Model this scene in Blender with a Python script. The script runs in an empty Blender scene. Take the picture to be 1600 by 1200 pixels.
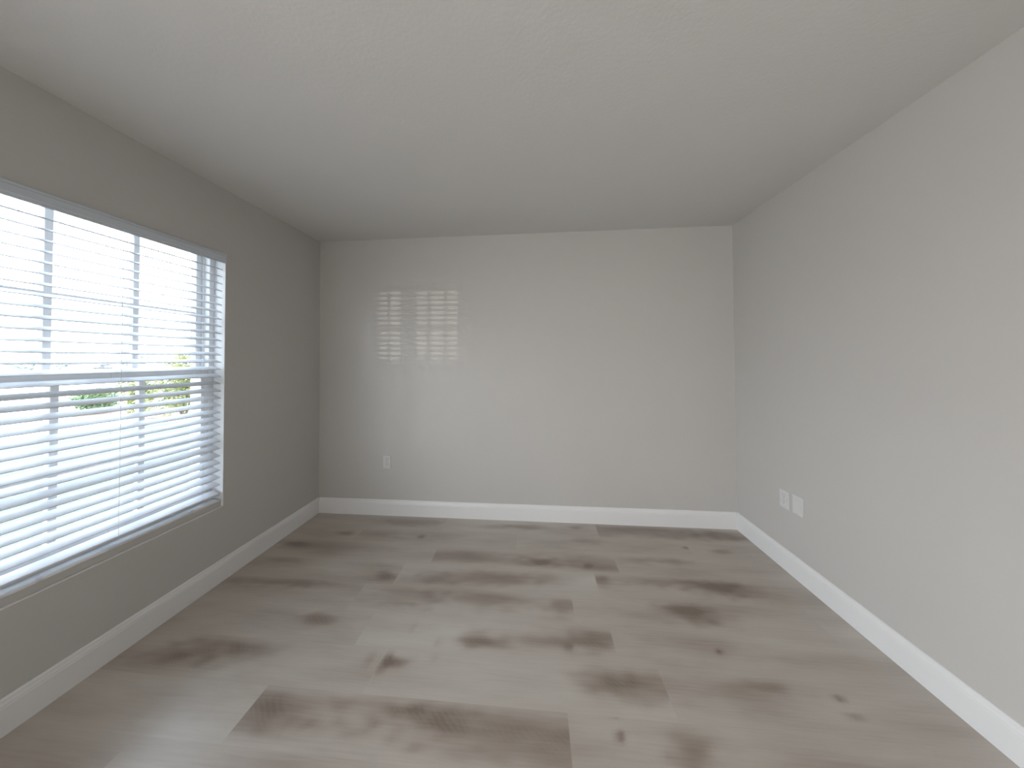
import bpy, bmesh, math, random
from mathutils import Vector, Matrix, noise
import numpy as np

# ------------------------------------------------------------------ camera
XL, XR, H = -1.9406, 1.606, 2.44          # left wall, right wall, ceiling height; back wall is y = 0
CY, CZ = -2.4309, 1.3562
YR = -5.6                                  # rear wall, behind the camera
sc = bpy.context.scene
COL = sc.collection

cam_d = bpy.data.cameras.new('camera')
cam = bpy.data.objects.new('camera', cam_d)
COL.objects.link(cam)
yaw, pitch, roll = -0.079549, 0.016467, -0.004715
fwd = Vector((math.sin(yaw)*math.cos(pitch), math.cos(yaw)*math.cos(pitch), math.sin(pitch)))
r0 = Vector((math.cos(yaw), -math.sin(yaw), 0))
u0 = r0.cross(fwd)
rt = math.cos(roll)*r0 + math.sin(roll)*u0
up = -math.sin(roll)*r0 + math.cos(roll)*u0
m = Matrix((rt, up, -fwd)).transposed().to_4x4()
m.translation = Vector((0, CY, CZ))
cam.matrix_world = m
cam_d.sensor_fit = 'HORIZONTAL'
cam_d.sensor_width = 36.0
cam_d.lens = 445.0/1600.0*36.0
cam_d.shift_y = -45.0/1600.0
cam_d.clip_start = 0.02
cam_d.clip_end = 500
sc.camera = cam

# ------------------------------------------------------------------ sky, sun, window portal, added fill
vs = sc.view_settings
vs.view_transform = 'Standard'
vs.look = 'None'
vs.gamma = 1.0
vs.exposure = 0.2
vs.use_curve_mapping = False

w = bpy.data.worlds.new('hazy_sky')
sc.world = w
w.use_nodes = True
nt = w.node_tree
nt.nodes.clear()
tc = nt.nodes.new('ShaderNodeTexCoord')
sep = nt.nodes.new('ShaderNodeSeparateXYZ')
rp = nt.nodes.new('ShaderNodeValToRGB')
rp.color_ramp.elements[0].position = 0.0
rp.color_ramp.elements[0].color = (0.90, 0.95, 1.0, 1)
rp.color_ramp.elements[1].position = 0.7
rp.color_ramp.elements[1].color = (0.68, 0.83, 1.0, 1)
bg = nt.nodes.new('ShaderNodeBackground')
bg.inputs[1].default_value = 8.4
ow = nt.nodes.new('ShaderNodeOutputWorld')
nt.links.new(tc.outputs['Generated'], sep.inputs[0])
nt.links.new(sep.outputs[2], rp.inputs[0])
nt.links.new(rp.outputs[0], bg.inputs[0])
nt.links.new(bg.outputs[0], ow.inputs[0])

def sun(name, direction, strength, angle, col):
    d = bpy.data.lights.new(name, 'SUN')
    d.energy = strength; d.angle = angle; d.color = col
    o = bpy.data.objects.new(name, d); COL.objects.link(o)
    o.rotation_euler = Vector(direction).to_track_quat('-Z', 'Y').to_euler()
    o.location = (-8, -8, 6)
    return o
sun('low_sun', (0.565, 1.0, -0.004), 0.65, math.radians(0.4), (1.0, 0.93, 0.82))

def area(name, loc, direction, sx, sy, power, col):
    d = bpy.data.lights.new(name, 'AREA')
    d.shape = 'RECTANGLE'; d.size = sx; d.size_y = sy; d.energy = power; d.color = col
    o = bpy.data.objects.new(name, d); COL.objects.link(o)
    o.location = loc
    o.rotation_euler = Vector(direction).to_track_quat('-Z', 'Y').to_euler()
    return o
# sky portal in the window opening (guides the sky's own light, adds none)
pt = area('window_portal', (-2.17, -1.705, 1.24), (1, 0, 0), 1.6, 1.9, 1, (1, 1, 1))
pt.data.cycles.is_portal = True
# added fill lamp at the made-up patio door, brightens the right wall
ra = area('added_side_fill', (XL+0.03, -4.42, 1.05), (1, 0.0, 0.0), 1.7, 1.95, 86, (1.0, 0.955, 0.90))

# ------------------------------------------------------------------ helpers
def new_obj(name, bm, mats, parent=None, loc=(0, 0, 0), smooth=False):
    me = bpy.data.meshes.new(name)
    bm.normal_update()
    bm.to_mesh(me); bm.free()
    for mt in (mats if isinstance(mats, (list, tuple)) else [mats]):
        me.materials.append(mt)
    if smooth:
        me.polygons.foreach_set('use_smooth', [True]*len(me.polygons))
    o = bpy.data.objects.new(name, me); COL.objects.link(o)
    o.location = loc
    if parent is not None:
        o.parent = parent
    return o

def structure(o):
    o['kind'] = 'structure'; return o

def thing(name, label, cat, loc, group=None, rot=(0, 0, 0)):
    o = bpy.data.objects.new(name, None); COL.objects.link(o)
    o.empty_display_size = 0.05
    o.location = loc; o.rotation_euler = rot
    o['label'] = label; o['category'] = cat
    if group: o['group'] = group
    return o

def box(bm, x0, x1, y0, y1, z0, z1, bev=0.0, seg=2):
    r = bmesh.ops.create_cube(bm, size=1.0)
    vs_ = r['verts']
    for v in vs_:
        v.co = Vector(((x0+x1)/2+v.co.x*(x1-x0), (y0+y1)/2+v.co.y*(y1-y0), (z0+z1)/2+v.co.z*(z1-z0)))
    if bev > 0:
        es = list({e for v in vs_ for e in v.link_edges})
        bmesh.ops.bevel(bm, geom=es, offset=bev, segments=seg, profile=0.5, affect='EDGES')

def cyl(bm, p0, p1, r, seg=12, r2=None):
    p0, p1 = Vector(p0), Vector(p1)
    d = p1-p0
    mt = Matrix.Translation((p0+p1)/2) @ d.to_track_quat('Z', 'Y').to_matrix().to_4x4()
    bmesh.ops.create_cone(bm, cap_ends=True, segments=seg, radius1=r, radius2=r if r2 is None else r2, depth=d.length, matrix=mt)

def prism(bm, prof, p0, p1, right, upv):
    """extrude the closed profile [(a,b)...] (a along right, b along upv) from p0 to p1"""
    p0, p1, right, upv = Vector(p0), Vector(p1), Vector(right), Vector(upv)
    A = [bm.verts.new(p0+right*a+upv*b) for a, b in prof]
    B = [bm.verts.new(p1+right*a+upv*b) for a, b in prof]
    n = len(prof)
    for i in range(n):
        bm.faces.new((A[i], A[(i+1) % n], B[(i+1) % n], B[i]))
    bm.faces.new(A[::-1]); bm.faces.new(B)
    bmesh.ops.recalc_face_normals(bm, faces=bm.faces[:])

# ------------------------------------------------------------------ materials
def mat(name, col, rough=0.5, bump=None, spec=0.5, subs=None):
    mt = bpy.data.materials.new(name); mt.use_nodes = True
    n = mt.node_tree; b = n.nodes['Principled BSDF']
    b.inputs['Base Color'].default_value = (*col, 1)
    b.inputs['Roughness'].default_value = rough
    b.inputs['Specular IOR Level'].default_value = spec
    t = n.nodes.new('ShaderNodeTexCoord')
    # slight variation of colour so that nothing is perfectly flat
    nz = n.nodes.new('ShaderNodeTexNoise'); nz.inputs['Scale'].default_value = 3.0
    n.links.new(t.outputs['Object'], nz.inputs['Vector'])
    mx = n.nodes.new('ShaderNodeMix'); mx.data_type = 'RGBA'
    mx.inputs['A'].default_value = (*[c*0.985 for c in col], 1)
    mx.inputs['B'].default_value = (*[min(1, c*1.015) for c in col], 1)
    n.links.new(nz.outputs['Fac'], mx.inputs['Factor'])
    n.links.new(mx.outputs['Result'], b.inputs['Base Color'])
    if bump:
        sc_, st, dist = bump
        z = n.nodes.new('ShaderNodeTexNoise'); z.inputs['Scale'].default_value = sc_; z.inputs['Detail'].default_value = 3
        n.links.new(t.outputs['Object'], z.inputs['Vector'])
        bp = n.nodes.new('ShaderNodeBump'); bp.inputs['Strength'].default_value = st; bp.inputs['Distance'].default_value = dist
        n.links.new(z.outputs['Fac'], bp.inputs['Height'])
        n.links.new(bp.outputs['Normal'], b.inputs['Normal'])
    return mt

M_wall = mat('greige_wall_paint', (0.5, 0.487, 0.468), 0.5, (110, 0.12, 0.002))
M_ceil = mat('ceiling_paint', (0.6, 0.595, 0.58), 0.85, (75, 0.22, 0.003), 0.3)
M_trim = mat('white_trim_paint', (0.72, 0.72, 0.725), 0.4)
M_jamb = mat('white_jamb_paint', (0.78, 0.79, 0.80), 0.5)
M_vinyl = mat('white_vinyl', (0.80, 0.81, 0.82), 0.35)
M_mull = mat('gasket_grey', (0.30, 0.31, 0.32), 0.5)
M_plate = mat('white_plastic', (0.60, 0.60, 0.60), 0.35)
M_slot = mat('dark_slot', (0.16, 0.16, 0.16), 0.6)
M_screw = mat('painted_screw', (0.48, 0.48, 0.48), 0.35)
M_cord = mat('white_cord', (0.70, 0.70, 0.70), 0.8)
M_valance = mat('white_valance', (0.54, 0.585, 0.64), 0.4)
M_metal = mat('satin_nickel', (0.5, 0.5, 0.5), 0.3)
M_doorw = mat('white_door_paint', (0.75, 0.75, 0.73), 0.4)

# cultured marble of the window sill
M_sill = mat('white_marble_sill', (0.80, 0.80, 0.80), 0.22, None)
n = M_sill.node_tree; b = n.nodes['Principled BSDF']
t = n.nodes.new('ShaderNodeTexCoord'); z = n.nodes.new('ShaderNodeTexNoise'); z.inputs['Scale'].default_value = 6; z.inputs['Detail'].default_value = 8; z.inputs['Distortion'].default_value = 1.6
cr = n.nodes.new('ShaderNodeValToRGB'); cr.color_ramp.elements[0].position = .42; cr.color_ramp.elements[0].color = (.66, .67, .69, 1)
cr.color_ramp.elements[1].position = .55; cr.color_ramp.elements[1].color = (.82, .82, .82, 1)
n.links.new(t.outputs['Object'], z.inputs['Vector']); n.links.new(z.outputs['Fac'], cr.inputs['Fac']); n.links.new(cr.outputs['Color'], b.inputs['Base Color'])

# slats: white, faintly translucent
M_slat = bpy.data.materials.new('white_slat'); M_slat.use_nodes = True
n = M_slat.node_tree; b = n.nodes['Principled BSDF']
b.inputs['Base Color'].default_value = (0.76, 0.77, 0.80, 1); b.inputs['Roughness'].default_value = 0.4
tr = n.nodes.new('ShaderNodeBsdfTranslucent'); tr.inputs['Color'].default_value = (0.8, 0.82, 0.85, 1)
mx = n.nodes.new('ShaderNodeMixShader'); mx.inputs[0].default_value = 0.10
n.links.new(b.outputs[0], mx.inputs[1]); n.links.new(tr.outputs[0], mx.inputs[2])
n.links.new(mx.outputs[0], n.nodes['Material Output'].inputs['Surface'])

# window glass: thin clear pane with a fresnel reflection
M_glass = bpy.data.materials.new('window_glass'); M_glass.use_nodes = True
n = M_glass.node_tree; n.nodes.remove(n.nodes['Principled BSDF'])
tp = n.nodes.new('ShaderNodeBsdfTransparent'); tp.inputs[0].default_value = (0.97, 0.975, 0.98, 1)
gl = n.nodes.new('ShaderNodeBsdfGlossy'); gl.inputs['Roughness'].default_value = 0.0
fr = n.nodes.new('ShaderNodeFresnel'); fr.inputs[0].default_value = 1.45
ge = n.nodes.new('ShaderNodeNewGeometry'); io = n.nodes.new('ShaderNodeMix'); io.data_type = 'FLOAT'   # no total reflection at the far face of the thin pane
io.inputs['A'].default_value = 1.45; io.inputs['B'].default_value = 1/1.45
n.links.new(ge.outputs['Backfacing'], io.inputs['Factor']); n.links.new(io.outputs['Result'], fr.inputs[0])
mx = n.nodes.new('ShaderNodeMixShader')
n.links.new(fr.outputs[0], mx.inputs[0]); n.links.new(tp.outputs[0], mx.inputs[1]); n.links.new(gl.outputs[0], mx.inputs[2])
n.links.new(mx.outputs[0], n.nodes['Material Output'].inputs['Surface'])

FL = [(0.55, 0.51, 0.455), (0.45, 0.4, 0.35), (0.32, 0.262, 0.22), (0.2, 0.155, 0.125)]
# ------------------------------------------------------------------ floor: vinyl planks 1.235 x 0.185 m
PW, PL = 0.1845, 1.235
JOINT = {0: 0.485, 1: 1.09, 2: 0.53, 3: 0.366, 4: 0.202, 5: 0.368, 6: 0.528, 7: 0.117}
BLOBS = [(-1.062,-0.079,0.25,0.05,0.7),(-1.167,-0.297,0.12,0.06,0.4),(-0.878,-0.284,0.02,0.02,0.9),(-0.516,-0.479,0.3,0.08,0.6),(0.045,-0.488,0.08,0.03,1),(0.393,-0.474,0.18,0.07,0.8),(-0.939,-0.69,0.06,0.03,1.1),(-1.04,-0.609,0.15,0.06,0.5),(-0.646,-0.679,0.1,0.04,0.7),(-0.227,-0.659,0.25,0.05,0.7),(0.088,-0.636,0.1,0.04,0.5),(0.403,-0.612,0.05,0.05,0.9),(0.789,-0.599,0.25,0.05,0.7),(1.04,-0.615,0.15,0.05,0.8),(1.169,-0.639,0.15,0.05,0.7),(-0.803,-0.822,0.12,0.06,0.5),(-0.618,-0.808,0.06,0.06,0.6),(-0.21,-0.8,0.25,0.07,0.7),(0.149,-0.816,0.08,0.07,0.7),(0.786,-0.797,0.09,0.05,1.1),(0.899,-0.8,0.1,0.06,0.5),(1.055,-0.761,0.1,0.07,0.4),(0.371,-0.24,0.1,0.03,0.6),(1.076,-0.269,0.02,0.012,1.2),(1.291,-0.295,0.06,0.02,0.8),(0.701,-0.422,0.1,0.04,0.6),(0.922,-0.393,0.08,0.05,0.9),(0.346,-0.501,0.02,0.015,1.2),(0.826,-0.071,0.4,0.07,0.7),(1.428,-0.11,0.2,0.05,0.8),(-0.348,-0.112,0.12,0.03,0.6),(-0.037,-0.098,0.15,0.03,0.8),(0.323,-0.081,0.06,0.03,0.9),(-1.491,-0.28,0.06,0.02,1),(-1.783,-0.434,0.08,0.03,0.9),(-1.739,-0.587,0.15,0.03,0.8),(-1.616,-0.761,0.25,0.04,0.8),(-1.413,-0.751,0.1,0.03,0.6),(-1.15,-0.998,0.08,0.03,0.9),(-1.384,-1.166,0.15,0.05,0.7),(-1.578,-1.144,0.15,0.08,0.7),(-0.676,-1.154,0.02,0.045,1.2),(-0.627,-1.172,0.05,0.022,1.1),(-0.757,-1.157,0.012,0.04,0.5),(-0.465,-1.129,0.018,0.03,0.6),(-0.471,-1.076,0.015,0.025,0.5),(-0.626,-1.006,0.012,0.03,0.4),(-0.999,-1.337,0.25,0.07,0.7),(-1.043,-1.402,0.12,0.05,0.7),(-0.601,-1.328,0.15,0.06,0.6),(-0.378,-1.338,0.11,0.05,0.75),(-0.143,-1.334,0.35,0.1,0.4),(0.025,-1.394,0.3,0.1,0.5),(-0.298,-1.045,0.06,0.03,1.0),(-0.223,-1.061,0.1,0.035,0.8),(0.067,-1.027,0.2,0.03,0.6),(0.156,-1.045,0.02,0.015,1),(0.283,-1.004,0.1,0.06,0.8),(0.299,-1.182,0.12,0.05,1),(0.458,-1.177,0.12,0.06,0.9),(0.298,-1.302,0.02,0.006,1.5),(0.3,-1.357,0.014,0.014,1.5),(0.528,-1.385,0.05,0.04,0.9),(0.845,-1.017,0.014,0.01,1.3),(0.972,-1.143,0.08,0.02,0.9),(1.203,-1.174,0.02,0.012,1.4),(1.207,-1.233,0.025,0.006,1.1),(0.516,-1.321,0.15,0.06,0.45),(0.872,-1.195,0.15,0.06,0.4),(0.788,-0.997,0.2,0.06,0.4),(0.55,-0.845,0.2,0.05,0.25),(-0.738,-1.493,0.2,0.08,0.4),(-1.691,-1.411,0.3,0.08,0.4),(-1.732,-1.272,0.2,0.06,0.5)]
def plank_of(x, y):
    r = int(math.floor((-0.010 - y)/PW))
    j = JOINT.get(r, (r*0.437) % PL)
    return r, int(math.floor((x-j)/PL)), j
BL = {}
for (bx_, by_, rx, ry, s) in BLOBS:
    r, k, j = plank_of(bx_, by_)
    BL.setdefault((r, k), []).append((bx_, by_, rx, ry, s))
def fbm(p, o=4):
    v, a = 0, 1
    for i in range(o):
        v += a*noise.noise(p); p = p*2.03; a *= 0.5
    return v
random.seed(5)
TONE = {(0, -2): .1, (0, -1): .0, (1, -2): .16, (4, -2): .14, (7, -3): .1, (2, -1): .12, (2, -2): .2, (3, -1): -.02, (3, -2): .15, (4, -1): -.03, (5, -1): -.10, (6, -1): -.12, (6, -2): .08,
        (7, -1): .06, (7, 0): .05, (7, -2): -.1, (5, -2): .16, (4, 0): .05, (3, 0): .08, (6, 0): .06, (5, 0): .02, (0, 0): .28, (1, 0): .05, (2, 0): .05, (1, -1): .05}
bm = bmesh.new()
brown, seedv = [], []
nx_step = 0.0206
rows = int(math.ceil((-YR+0.02)/PW))
for r in range(-1, rows+1):
    y1 = -0.010 - r*PW; y0 = y1-PW
    y1 = min(y1, 0.0); y0 = max(y0, YR)
    if y1 <= y0: continue
    j = JOINT.get(r, (r*0.437) % PL)
    for k in range(-4, 4):
        x0 = max(XL, j+k*PL); x1 = min(XR, j+(k+1)*PL)
        if x1 <= x0: continue
        near = y1 > -2.3
        nx = max(1, int(math.ceil((x1-x0)/(nx_step if near else .08)))); ny = max(1, int(math.ceil((y1-y0)/(0.0131 if near else .06))))
        sd = random.random()*50
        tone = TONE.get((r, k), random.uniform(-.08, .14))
        blobs = BL.get((r, k), [])
        grid = []
        for iy in range(ny+1):
            row = []
            for ix in range(nx+1):
                x = x0+(x1-x0)*ix/nx; y = y0+(y1-y0)*iy/ny
                row.append(bm.verts.new((x, y, 0)))
                p = Vector((x*1.7+sd, y*9.0+sd*.7, sd))
                dl = min(y-(-0.010-(r+1)*PW), (-0.010-r*PW)-y)/.045
                ew = max(0.0, min(1.0, dl)); ew = ew*ew*(3-2*ew)
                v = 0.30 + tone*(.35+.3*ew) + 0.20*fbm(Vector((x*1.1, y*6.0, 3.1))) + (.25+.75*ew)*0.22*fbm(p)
                for (bx_, by_, rx, ry, s) in blobs:
                    wob = 1+0.45*noise.noise(Vector((x*14+sd, y*28, sd*1.3)))
                    d = math.sqrt(((x-bx_)/rx)**2+((y-by_)/ry)**2)*wob
                    v += s*0.50*(.35+.65*ew)*math.exp(-(d*0.85)**2.2)
                brown.append(max(0, min(1.3, v))); seedv.append(sd)
            grid.append(row)
        for iy in range(ny):
            for ix in range(nx):
                bm.faces.new((grid[iy][ix], grid[iy][ix+1], grid[iy+1][ix+1], grid[iy+1][ix]))
bm.verts.index_update()
M_floor = bpy.data.materials.new('grey_oak_vinyl_plank'); M_floor.use_nodes = True
floor = structure(new_obj('floor', bm, M_floor))
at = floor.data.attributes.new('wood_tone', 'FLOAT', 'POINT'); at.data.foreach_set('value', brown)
at = floor.data.attributes.new('plank_seed', 'FLOAT', 'POINT'); at.data.foreach_set('value', seedv)
n = M_floor.node_tree; L = n.links.new; b = n.nodes['Principled BSDF']
a1 = n.nodes.new('ShaderNodeAttribute'); a1.attribute_name = 'wood_tone'
a2 = n.nodes.new('ShaderNodeAttribute'); a2.attribute_name = 'plank_seed'
t = n.nodes.new('ShaderNodeTexCoord')
mp = n.nodes.new('ShaderNodeVectorMath'); mp.operation = 'MULTIPLY'; mp.inputs[1].default_value = (6, 120, 1)
ad = n.nodes.new('ShaderNodeCombineXYZ')
va = n.nodes.new('ShaderNodeVectorMath'); va.operation = 'ADD'
L(t.outputs['Object'], mp.inputs[0]); L(a2.outputs['Fac'], ad.inputs[0]); L(a2.outputs['Fac'], ad.inputs[2]); L(mp.outputs[0], va.inputs[0]); L(ad.outputs[0], va.inputs[1])
g = n.nodes.new('ShaderNodeTexNoise'); g.inputs['Scale'].default_value = 1.0; g.inputs['Detail'].default_value = 5; g.inputs['Distortion'].default_value = 0.4
L(va.outputs[0], g.inputs['Vector'])
# curly figure inside the darkest patches
mp2 = n.nodes.new('ShaderNodeVectorMath'); mp2.operation = 'MULTIPLY'; mp2.inputs[1].default_value = (14, 16, 1)
L(t.outputs['Object'], mp2.inputs[0])
wv = n.nodes.new('ShaderNodeTexWave'); wv.inputs['Scale'].default_value = 1.6; wv.inputs['Distortion'].default_value = 9; wv.inputs['Detail Scale'].default_value = .5; wv.wave_type = 'BANDS'; wv.bands_direction = 'DIAGONAL'
L(mp2.outputs[0], wv.inputs['Vector'])
mk = n.nodes.new('ShaderNodeMapRange'); mk.inputs['From Min'].default_value = .72; mk.inputs['From Max'].default_value = 1.1; mk.inputs['To Max'].default_value = .10
L(a1.outputs['Fac'], mk.inputs['Value'])
mm = n.nodes.new('ShaderNodeMath'); mm.operation = 'MULTIPLY'; L(mk.outputs[0], mm.inputs[0]); L(wv.outputs['Fac'], mm.inputs[1])
gm = n.nodes.new('ShaderNodeMapRange'); gm.inputs['To Min'].default_value = -.13; gm.inputs['To Max'].default_value = .13
L(g.outputs['Fac'], gm.inputs['Value'])
s1 = n.nodes.new('ShaderNodeMath'); s1.operation = 'ADD'; L(a1.outputs['Fac'], s1.inputs[0]); L(gm.outputs[0], s1.inputs[1])
s2 = n.nodes.new('ShaderNodeMath'); s2.operation = 'SUBTRACT'; L(s1.outputs[0], s2.inputs[0]); L(mm.outputs[0], s2.inputs[1])
cr = n.nodes.new('ShaderNodeValToRGB')
e = cr.color_ramp.elements
e[0].position = 0.0; e[0].color = (*FL[0], 1)
e[1].position = 1.0; e[1].color = (*FL[3], 1)
q = e.new(0.35); q.color = (*FL[1], 1)
q = e.new(0.7); q.color = (*FL[2], 1)
L(s2.outputs[0], cr.inputs['Fac'])
L(cr.outputs['Color'], b.inputs['Base Color'])
b.inputs['Roughness'].default_value = 0.3
b.inputs['Specular IOR Level'].default_value = 0.8
bp = n.nodes.new('ShaderNodeBump'); bp.inputs['Strength'].default_value = .15; bp.inputs['Distance'].default_value = .001
L(g.outputs['Fac'], bp.inputs['Height']); L(bp.outputs['Normal'], b.inputs['Normal'])

# slab under the planks
bm = bmesh.new(); box(bm, XL-0.2, XR+0.15, YR-0.15, 0.15, -0.2, -0.002)
structure(new_obj('trim_3', bm, mat('concrete_slab', (.4, .4, .4), .9)))

# ------------------------------------------------------------------ walls and ceiling
WY0, WY1, WZ0, WZ1 = -2.62, -0.790, 0.457, 2.030       # window opening
XO = XL-0.20                                            # outer face of the wall
bm = bmesh.new()
DY0, DY1, DZ1 = -5.35, -3.50, 2.05                     # opening for the added patio door, unseen behind the camera
box(bm, XO, XL, YR, DY0, 0, H); box(bm, XO, XL, DY1, WY0, 0, H); box(bm, XO, XL, DY0, DY1, DZ1, H)
box(bm, XO, XL, WY1, 0.15, 0, H)
box(bm, XO, XL, WY0, WY1, 0, WZ0)
box(bm, -2.006, XL, WY0, WY1, WZ1, H)
box(bm, XO, -2.006, WY0, WY1, 2.094, H)
structure(new_obj('wall_left', bm, M_wall))
bm = bmesh.new(); box(bm, XL, XR+0.15, 0, 0.15, 0, H); structure(new_obj('wall_back', bm, M_wall))
bm = bmesh.new(); box(bm, XR, XR+0.15, YR, 0, 0, H); structure(new_obj('wall_right', bm, M_wall))
bm = bmesh.new(); box(bm, XO, XR+0.15, YR-0.15, YR, 0, H); structure(new_obj('wall_rear', bm, M_wall))
bm = bmesh.new(); box(bm, XO, XR+0.15, YR-0.15, 0.15, H, H+0.12); structure(new_obj('ceiling', bm, M_ceil))

# baseboards, 133 mm with an eased, stepped top
BP = [(0, 0), (0.0140, 0), (0.0140, 0.100), (0.0125, 0.106), (0.0125, 0.110), (0.0090, 0.118), (0.0070, 0.127), (0.0035, 0.132), (0, 0.133)]
bm = bmesh.new(); prism(bm, BP, (XL, DY1+.07, 0), (XL, 0, 0), (1, 0, 0), (0, 0, 1)); structure(new_obj('baseboard_left', bm, M_trim))
bm = bmesh.new(); prism(bm, BP, (XL+.0135, 0, 0), (XR-.0135, 0, 0), (0, -1, 0), (0, 0, 1)); structure(new_obj('baseboard_back', bm, M_trim))
bm = bmesh.new(); prism(bm, BP, (XR, YR, 0), (XR, 0, 0), (-1, 0, 0), (0, 0, 1)); structure(new_obj('baseboard_right', bm, M_trim))
bm = bmesh.new(); prism(bm, BP, (XL+.0145, YR, 0), (XR-.0145, YR, 0), (0, 1, 0), (0, 0, 1)); structure(new_obj('baseboard_rear', bm, M_trim))

# patio door added to carry the side fill, unseen behind the camera: casing, two sliding glass leaves
bm = bmesh.new()
for a_, b_ in ((DY0-.07, DY0), (DY1, DY1+.07)): box(bm, XL-.02, XL+.016, a_, b_, 0, DZ1+.07, .002)
box(bm, XL-.02, XL+.016, DY0, DY1, DZ1, DZ1+.07, .002)
dr = structure(new_obj('added_door_1', bm, M_trim))
mid = (DY0+DY1)/2
for a_, b_, xx in ((DY0, mid+.03, XL-.07), (mid-.03, DY1, XL-.13)):
    bm = bmesh.new()
    box(bm, xx-.02, xx+.02, a_, a_+.06, 0.0, DZ1, .003); box(bm, xx-.02, xx+.02, b_-.06, b_, 0.0, DZ1, .003)
    box(bm, xx-.02, xx+.02, a_+.06, b_-.06, 0.0, .09, .003); box(bm, xx-.02, xx+.02, a_+.06, b_-.06, DZ1-.06, DZ1, .003)
    lf = new_obj('sliding_leaf', bm, M_vinyl, dr)
    bm = bmesh.new(); box(bm, xx-.003, xx+.003, a_+.06, b_-.06, .09, DZ1-.06); new_obj('pane', bm, M_glass, lf)

# ------------------------------------------------------------------ window opening: white returns, sill
JT = 0.004
bm = bmesh.new()
box(bm, XO+.04, -2.006, WY1-JT, WY1, WZ0, 2.094); box(bm, -2.006, XL+.0005, WY1-JT, WY1, WZ0, WZ1)
box(bm, XO+.04, -2.006, WY0, WY0+JT, WZ0, 2.094); box(bm, -2.006, XL+.0005, WY0, WY0+JT, WZ0, WZ1)
box(bm, -2.006, XL+.0005, WY0+JT, WY1-JT, WZ1-JT, WZ1)
structure(new_obj('trim_1', bm, M_jamb))
bm = bmesh.new()
box(bm, XO+.03, XL-0.010, WY0+JT+.006, WY1-JT-.007, 0.490, 0.500, .003, 3)
sl = structure(new_obj('trim_2', bm, M_sill))
bm = bmesh.new(); box(bm, XO+.03, XL-.012, WY0+JT, WY1-JT, WZ0, .490)
structure(new_obj('wall_ledge', bm, M_wall))
bm = bmesh.new(); box(bm, XL-.012, XL+.0015, WY0+JT, WY1-JT-.001, WZ0-.004, WZ0+.002, .002, 2)
structure(new_obj('trim_4', bm, M_trim))

# ------------------------------------------------------------------ double-hung windows with muntin grids
def window(name, y_hi, y_lo):
    """frame spans y_lo..y_hi; three lights wide, two high in each sash"""
    F = 0.028
    xb, xf = XO+.005, -2.012
    z0, z1 = 0.500, 2.093
    bm = bmesh.new()
    box(bm, xb, xf, y_hi-F, y_hi, z0, z1, .002); box(bm, xb, xf, y_lo, y_lo+F, z0, z1, .002)
    box(bm, xb, xf, y_lo+F, y_hi-F, z0, z0+F, .002); box(bm, xb, xf, y_lo+F, y_hi-F, z1-F, z1, .002)
    # inner stop that leaves a shadowed track
    box(bm, -2.052, -2.046, y_hi-F-.008, y_hi-F, z0+F, z1-F); box(bm, -2.052, -2.046, y_lo+F, y_lo+F+.008, z0+F, z1-F)
    wn = structure(new_obj(name, bm, M_vinyl))
    ya, yb = y_lo+F, y_hi-F
    S = 0.036
    for nm, xa, xc, za, zb, top, bot, ZM in (('upper_sash', -2.092, -2.056, 1.276, z1-F, .035, .042, 1.648), ('lower_sash', -2.044, -2.016, z0+F, 1.318, .042, .045, .885)):
        bm = bmesh.new()
        box(bm, xa, xc, ya, ya+S, za, zb, .003); box(bm, xa, xc, yb-S, yb, za, zb, .003)
        box(bm, xa, xc, ya+S, yb-S, za, za+bot, .003); box(bm, xa, xc, ya+S, yb-S, zb-top, zb, .003)
        s = new_obj(nm, bm, M_vinyl, wn)
        gx = (xa+xc)/2
        y0, y1, zz0, zz1 = ya+S, yb-S, za+bot, zb-top
        bm = bmesh.new(); box(bm, gx-.002, gx+.002, y0, y1, zz0, zz1); new_obj('pane', bm, M_glass, s)
        mw = 0.024
        pw = (y1-y0-2*mw)/3
        for q in (1, 2):
            ym = y1-q*pw-(q-.5)*mw
            bm = bmesh.new(); box(bm, gx-.012, gx+.012, ym-mw/2, ym+mw/2, zz0, zz1, .003); new_obj('muntin', bm, M_vinyl, s)
        zm = ZM
        bm = bmesh.new(); box(bm, gx-.0115, gx+.0115, y0, y1, zm-.009, zm+.009, .003); new_obj('muntin', bm, M_vinyl, s)
    bm = bmesh.new()
    yc = (ya+yb)/2
    box(bm, -2.040, -2.018, yc-.03, yc+.03, 1.318, 1.330, .002); cyl(bm, (-2.03, yc, 1.33), (-2.03, yc, 1.34), .010)
    box(bm, -2.034, -2.026, yc-.005, yc+.03, 1.338, 1.346, .002)
    new_obj('sash_lock', bm, M_vinyl, wn)
    return wn
window('window_1', WY1-JT, -1.706)
window('window_2', -1.706, WY0+JT)

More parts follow.
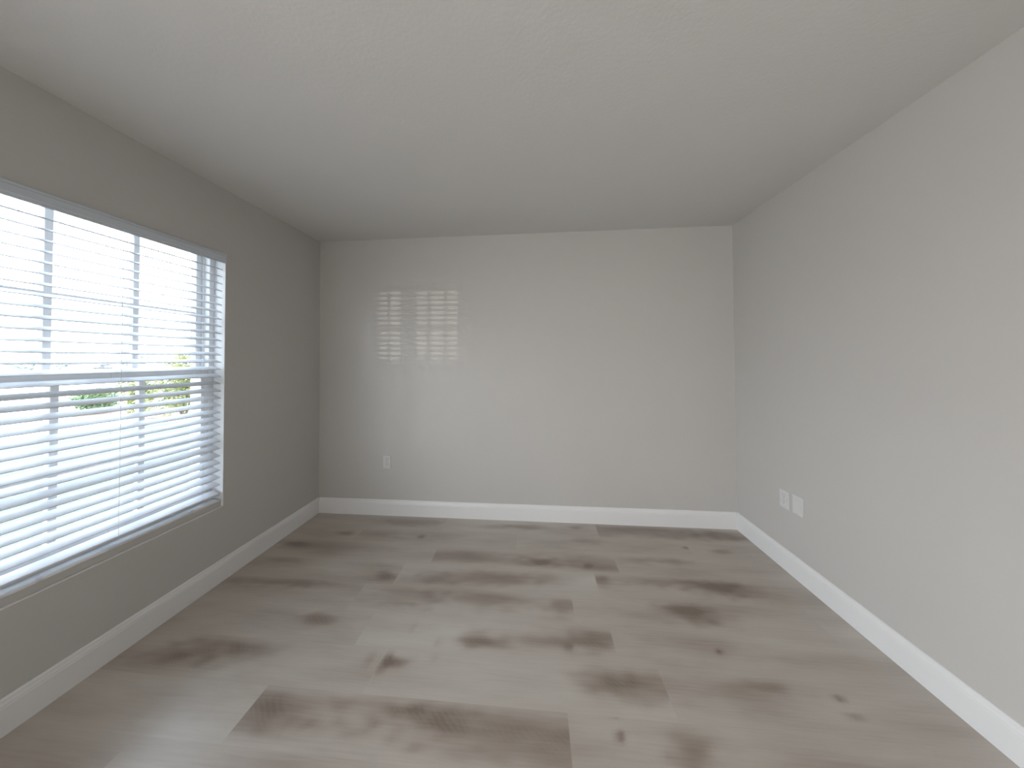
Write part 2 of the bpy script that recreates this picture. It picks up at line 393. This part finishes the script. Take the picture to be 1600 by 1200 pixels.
# ------------------------------------------------------------------ venetian blind
BY0, BY1 = WY0+.018, -0.806
bl = thing('venetian_blind', 'white two inch slatted venetian blind hanging open in the window on the left wall', 'blind', (-1.966, (BY0+BY1)/2, 2.026))
ox, oy, oz = bl.location
BC = -1.968                                        # slat centre
def loc_box(bm, x0, x1, y0, y1, z0, z1, bev=0, seg=2):
    box(bm, x0-ox, x1-ox, y0-oy, y1-oy, z0-oz, z1-oz, bev, seg)
bm = bmesh.new(); loc_box(bm, -1.995, -1.945, BY0, BY1-.004, 1.994, 2.025, .002); new_obj('headrail', bm, M_slat, bl)
bm = bmesh.new()
VP = [(0, 0), (.008, 0), (.010, .003), (.010, .010), (.013, .016), (.013, .042), (.010, .048), (.010, .055), (.008, .058), (0, .058)]
prism(bm, VP, (-1.938-ox, WY0+.006-oy, 1.970-oz), (-1.938-ox, -0.8035-oy, 1.970-oz), (1, 0, 0), (0, 0, 1))
new_obj('valance', bm, M_valance, bl)
TILT = math.radians(22)
def slat_bm(width, th, crown, length):
    bm = bmesh.new(); N = 8
    topv, botv = [], []
    prof = []
    for i in range(N+1):
        u = -width/2+width*i/N
        c = crown*(1-(2*u/width)**2)
        prof.append((u, c+th/2))
    for i in range(N, -1, -1):
        u = -width/2+width*i/N
        c = crown*(1-(2*u/width)**2)
        prof.append((u, c-th/2))
    ca, sa = math.cos(TILT), math.sin(TILT)
    # inner (room) edge tilted down: room is +x
    prism(bm, prof, (0, -length/2, 0), (0, length/2, 0), (ca, 0, -sa), (sa, 0, ca))
    return bm
SW, SP = 0.050, 0.0445
length = BY1-BY0
first = new_obj('slat', slat_bm(SW, .0028, .0012, length), M_slat, bl)
zt, zbm = 1.9365, 0.585
first.location = (BC-ox, 0, zt-oz)
k = 1
zz = zt-SP
while zz > zbm-.001:
    c = first.copy(); c.parent = bl; c.location = (BC-ox, 0, zz-oz); COL.objects.link(c)
    zz -= SP; k += 1
br = new_obj('bottom_rail', slat_bm(.052, .014, .0, length), M_slat, bl)
br.location = (BC-ox, 0, .545-oz)
bv = br.modifiers.new('eased', 'BEVEL'); bv.width = .004; bv.segments = 3
for yc in (-0.90, -1.2387, -1.84, -2.44):
    bm = bmesh.new()
    cyl(bm, (BC+.0265-ox, yc-oy, 1.985-oz), (BC+.0265-ox, yc-oy, .545-oz), .0008, 6)
    cyl(bm, (BC-.0265-ox, yc-oy, 1.985-oz), (BC-.0265-ox, yc-oy, .545-oz), .0008, 6)
    new_obj('ladder_cord', bm, M_cord, bl)
bm = bmesh.new()
cyl(bm, (-1.929-ox, -2.50-oy, 1.955-oz), (-1.929-ox, -2.50-oy, 1.25-oz), .004, 8)
cyl(bm, (-1.929-ox, -2.50-oy, 1.25-oz), (-1.929-ox, -2.50-oy, 1.17-oz), .006, 10, .004)
new_obj('tilt_wand', bm, M_cord, bl)

# ------------------------------------------------------------------ wall plates
def plate_base(root, w=.070, h=.1143):
    """local frame: plate faces -y, centred on the origin"""
    bm = bmesh.new()
    box(bm, -w/2, w/2, -.0055, 0, -h/2, h/2, .0028, 3)
    return new_obj('cover_plate', bm, M_plate, root)
def outlet(name, label, loc, rz, group=None):
    r = thing(name, label, 'outlet', loc, group, (0, 0, rz))
    plate_base(r)
    for s in (-1, 1):
        bm = bmesh.new()
        box(bm, -.0168, .0168, -.0078, -.004, s*.0195-.0142, s*.0195+.0142, .0025, 3)
        rc = new_obj('receptacle', bm, M_plate, r)
        bm = bmesh.new()
        box(bm, -.0075, -.0053, -.0080, -.0068, s*.0195-.001, s*.0195+.0075)
        box(bm, .0053, .0075, -.0080, -.0068, s*.0195, s*.0195+.0070)
        cyl(bm, (0, -.0080, s*.0195-.0075), (0, -.0068, s*.0195-.0075), .0025, 10)
        new_obj('slots', bm, M_slot, rc)
    bm = bmesh.new(); cyl(bm, (0, -.0066, 0), (0, -.004, 0), .0028, 12); new_obj('screw', bm, M_screw, r)
    return r
outlet('wall_outlet', 'white duplex outlet low on the back wall near the left corner', (-1.303, 0, .463), 0)
outlet('wall_outlet', 'white duplex outlet on the right wall, the one nearer the corner of the pair', (XR, -.4415, .449), -math.pi/2)
bp_ = thing('cable_plate', 'plain white wall plate on the right wall beside the outlet, nearer the viewer', 'wall plate', (XR, -.536, .454), None, (0, 0, -math.pi/2))
plate_base(bp_)
bm = bmesh.new(); box(bm, -.0165, .0165, -.0074, -.004, -.0335, .0335, .0015, 2); new_obj('insert', bm, M_plate, bp_)
for s in (-1, 1):
    bm = bmesh.new(); cyl(bm, (0, -.0064, s*.048), (0, -.004, s*.048), .0026, 12); new_obj('screw', bm, M_screw, bp_)

# ------------------------------------------------------------------ outside
GZ = -0.15
bm = bmesh.new(); box(bm, -3.85, XO, -6.4, -6.25, GZ, 2.9)      # unseen wall added to keep the sun out of the added door
structure(new_obj('added_sun_blocker', bm, mat('blocker_stucco', (.60, .58, .54), .9, (60, .4, .003))))
# unseen wall added to cut the left edge of the sun pattern
bm = bmesh.new(); box(bm, -14.0, -6.57, -9.2, -9.0, GZ, 3.6)
structure(new_obj('added_sun_edge_wall', bm, mat('stucco', (.62, .60, .56), .9, (60, .4, .003))))
M_grass = mat('lawn_grass', (0.125, 0.14, 0.11), .9, (40, 1.0, .03))
M_conc = mat('pale_concrete', (0.62, 0.60, 0.57), .85, (60, .3, .003))
M_mulch = mat('mulch', (0.30, 0.22, 0.17), .95, (60, 1, .02))
bm = bmesh.new()
for f in [((XO-.3, -14), (XO-.3, 30), (-6.0, 30), (-6.0, 8.6), (-8.72, 4.19), (-9.40, 2.98), (-9.75, 2.04), (-10.2, -5), (-10.2, -14))]:
    bm.faces.new([bm.verts.new((x, y, GZ+.012)) for x, y in f][::1])
bmesh.ops.recalc_face_normals(bm, faces=bm.faces[:])
g1 = new_obj('lawn', bm, M_grass); g1['kind'] = 'structure'
bm = bmesh.new(); box(bm, -160, 60, -90, 130, GZ-.3, GZ)
g2 = new_obj('pavement', bm, M_conc); g2['kind'] = 'structure'

bm = bmesh.new()  # unseen picket fence added to weaken the lower part of the sun pattern
for i in range(44): box(bm, -8.0+i*.085, -7.955+i*.085, -9.46, -9.44, GZ+.04, 1.41)
box(bm, -8.0, -4.3, -9.44, -9.41, .15, .22); box(bm, -8.0, -4.3, -9.44, -9.41, 1.1, 1.17)
structure(new_obj('added_sun_dimming_fence', bm, mat('added_fence_white', (.7, .7, .68), .6)))

def leaf_bush(name, label, cat, x, y, rx, ry, hgt, nleaf, size, cols, seed, trunk=0.0, group=None):
    rnd = random.Random(seed)
    root = thing(name, label, cat, (x, y, GZ), group)
    bm = bmesh.new()
    tips = []
    for i in range(9):
        a = rnd.uniform(0, 2*math.pi); rr = rnd.uniform(.2, .75)
        p1 = Vector((math.cos(a)*rx*rr, math.sin(a)*ry*rr, trunk+(hgt-trunk)*rnd.uniform(.45, .9)))
        p0 = Vector((rnd.uniform(-.05, .05), rnd.uniform(-.05, .05), trunk*.8))
        cyl(bm, p0, p1, .022, 6, .006)
    if trunk > 0: cyl(bm, (0, 0, 0), (0, 0, trunk*.85), .06, 8, .04)
    else: cyl(bm, (0, 0, 0), (0, 0, .2), .05, 8, .04)
    new_obj('stem', bm, M_bark, root)
    bm = bmesh.new()
    lobes = []
    for i in range(10):
        a = rnd.uniform(0, 2*math.pi); rr = rnd.uniform(0, .6)
        lobes.append((Vector((math.cos(a)*rx*rr, math.sin(a)*ry*rr, trunk+(hgt-trunk)*rnd.uniform(.25, .78))), rnd.uniform(.35, .5)))
    for i in range(nleaf):
        c, s = rnd.choice(lobes)
        d = Vector((rnd.gauss(0, 1), rnd.gauss(0, 1), rnd.gauss(0, 1))).normalized()
        rr = rnd.uniform(.55, 1.05)
        p = c+Vector((d.x*rx*s*rr, d.y*ry*s*rr, d.z*(hgt-trunk)*.5*s*1.2*rr))
        if p.z < .04: p.z = rnd.uniform(.04, .15)
        ax = Vector((rnd.gauss(0, 1), rnd.gauss(0, 1), rnd.gauss(0, 1))).normalized()
        t1 = ax.orthogonal().normalized(); t2 = ax.cross(t1)
        sz = size*rnd.uniform(.6, 1.3)
        q = [p-t1*sz*.5, p-t2*sz*.22+ax*sz*.06, p+t1*sz*.5, p+t2*sz*.22+ax*sz*.06]
        bm.faces.new([bm.verts.new(v) for v in q])
    fo = new_obj('foliage', bm, cols, root)
    return root
M_bark = mat('bark', (.22, .17, .13), .9)
def leafmat(name, c1, c2):
    mt = bpy.data.materials.new(name); mt.use_nodes = True; n = mt.node_tree; b = n.nodes['Principled BSDF']
    t = n.nodes.new('ShaderNodeTexCoord'); z = n.nodes.new('ShaderNodeTexNoise'); z.inputs['Scale'].default_value = 5
    cr = n.nodes.new('ShaderNodeValToRGB'); cr.color_ramp.elements[0].position = .35; cr.color_ramp.elements[0].color = (*c1, 1)
    cr.color_ramp.elements[1].position = .65; cr.color_ramp.elements[1].color = (*c2, 1)
    n.links.new(t.outputs['Object'], z.inputs['Vector']); n.links.new(z.outputs['Fac'], cr.inputs['Fac']); n.links.new(cr.outputs['Color'], b.inputs['Base Color'])
    b.inputs['Roughness'].default_value = .6
    return mt
M_leafy = leafmat('yellow_green_leaves', (.15, .19, .05), (.34, .33, .13))
M_leafg = leafmat('green_leaves', (.10, .17, .07), (.20, .26, .11))
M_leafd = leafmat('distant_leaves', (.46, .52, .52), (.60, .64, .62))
bm = bmesh.new()
bmesh.ops.create_circle(bm, cap_ends=True, segments=40, radius=1, matrix=Matrix.Translation((-11.1, 4.85, GZ+.014)) @ Matrix.Rotation(math.radians(180), 4, 'Z') @ Matrix.Diagonal((2.6, .55, 1, 1)))
mb = new_obj('planting_bed', bm, M_mulch); mb['kind'] = 'structure'
leaf_bush('shrub', 'large yellow-green shrub outside, seen through the right side of the blind', 'shrub', -9.75, 4.75, .90, .85, 1.80, 6000, .085, M_leafy, 3, group='shrubs outside the window')
leaf_bush('shrub', 'small green shrub outside, seen left of the large yellow-green one', 'shrub', -12.6, 4.75, .75, .55, .80, 3600, .08, M_leafg, 4, group='shrubs outside the window')
leaf_bush('shrub', 'medium yellowish shrub outside, between the large and the small shrub', 'shrub', -11.35, 4.95, .60, .5, 1.10, 3200, .08, M_leafy, 8, group='shrubs outside the window')
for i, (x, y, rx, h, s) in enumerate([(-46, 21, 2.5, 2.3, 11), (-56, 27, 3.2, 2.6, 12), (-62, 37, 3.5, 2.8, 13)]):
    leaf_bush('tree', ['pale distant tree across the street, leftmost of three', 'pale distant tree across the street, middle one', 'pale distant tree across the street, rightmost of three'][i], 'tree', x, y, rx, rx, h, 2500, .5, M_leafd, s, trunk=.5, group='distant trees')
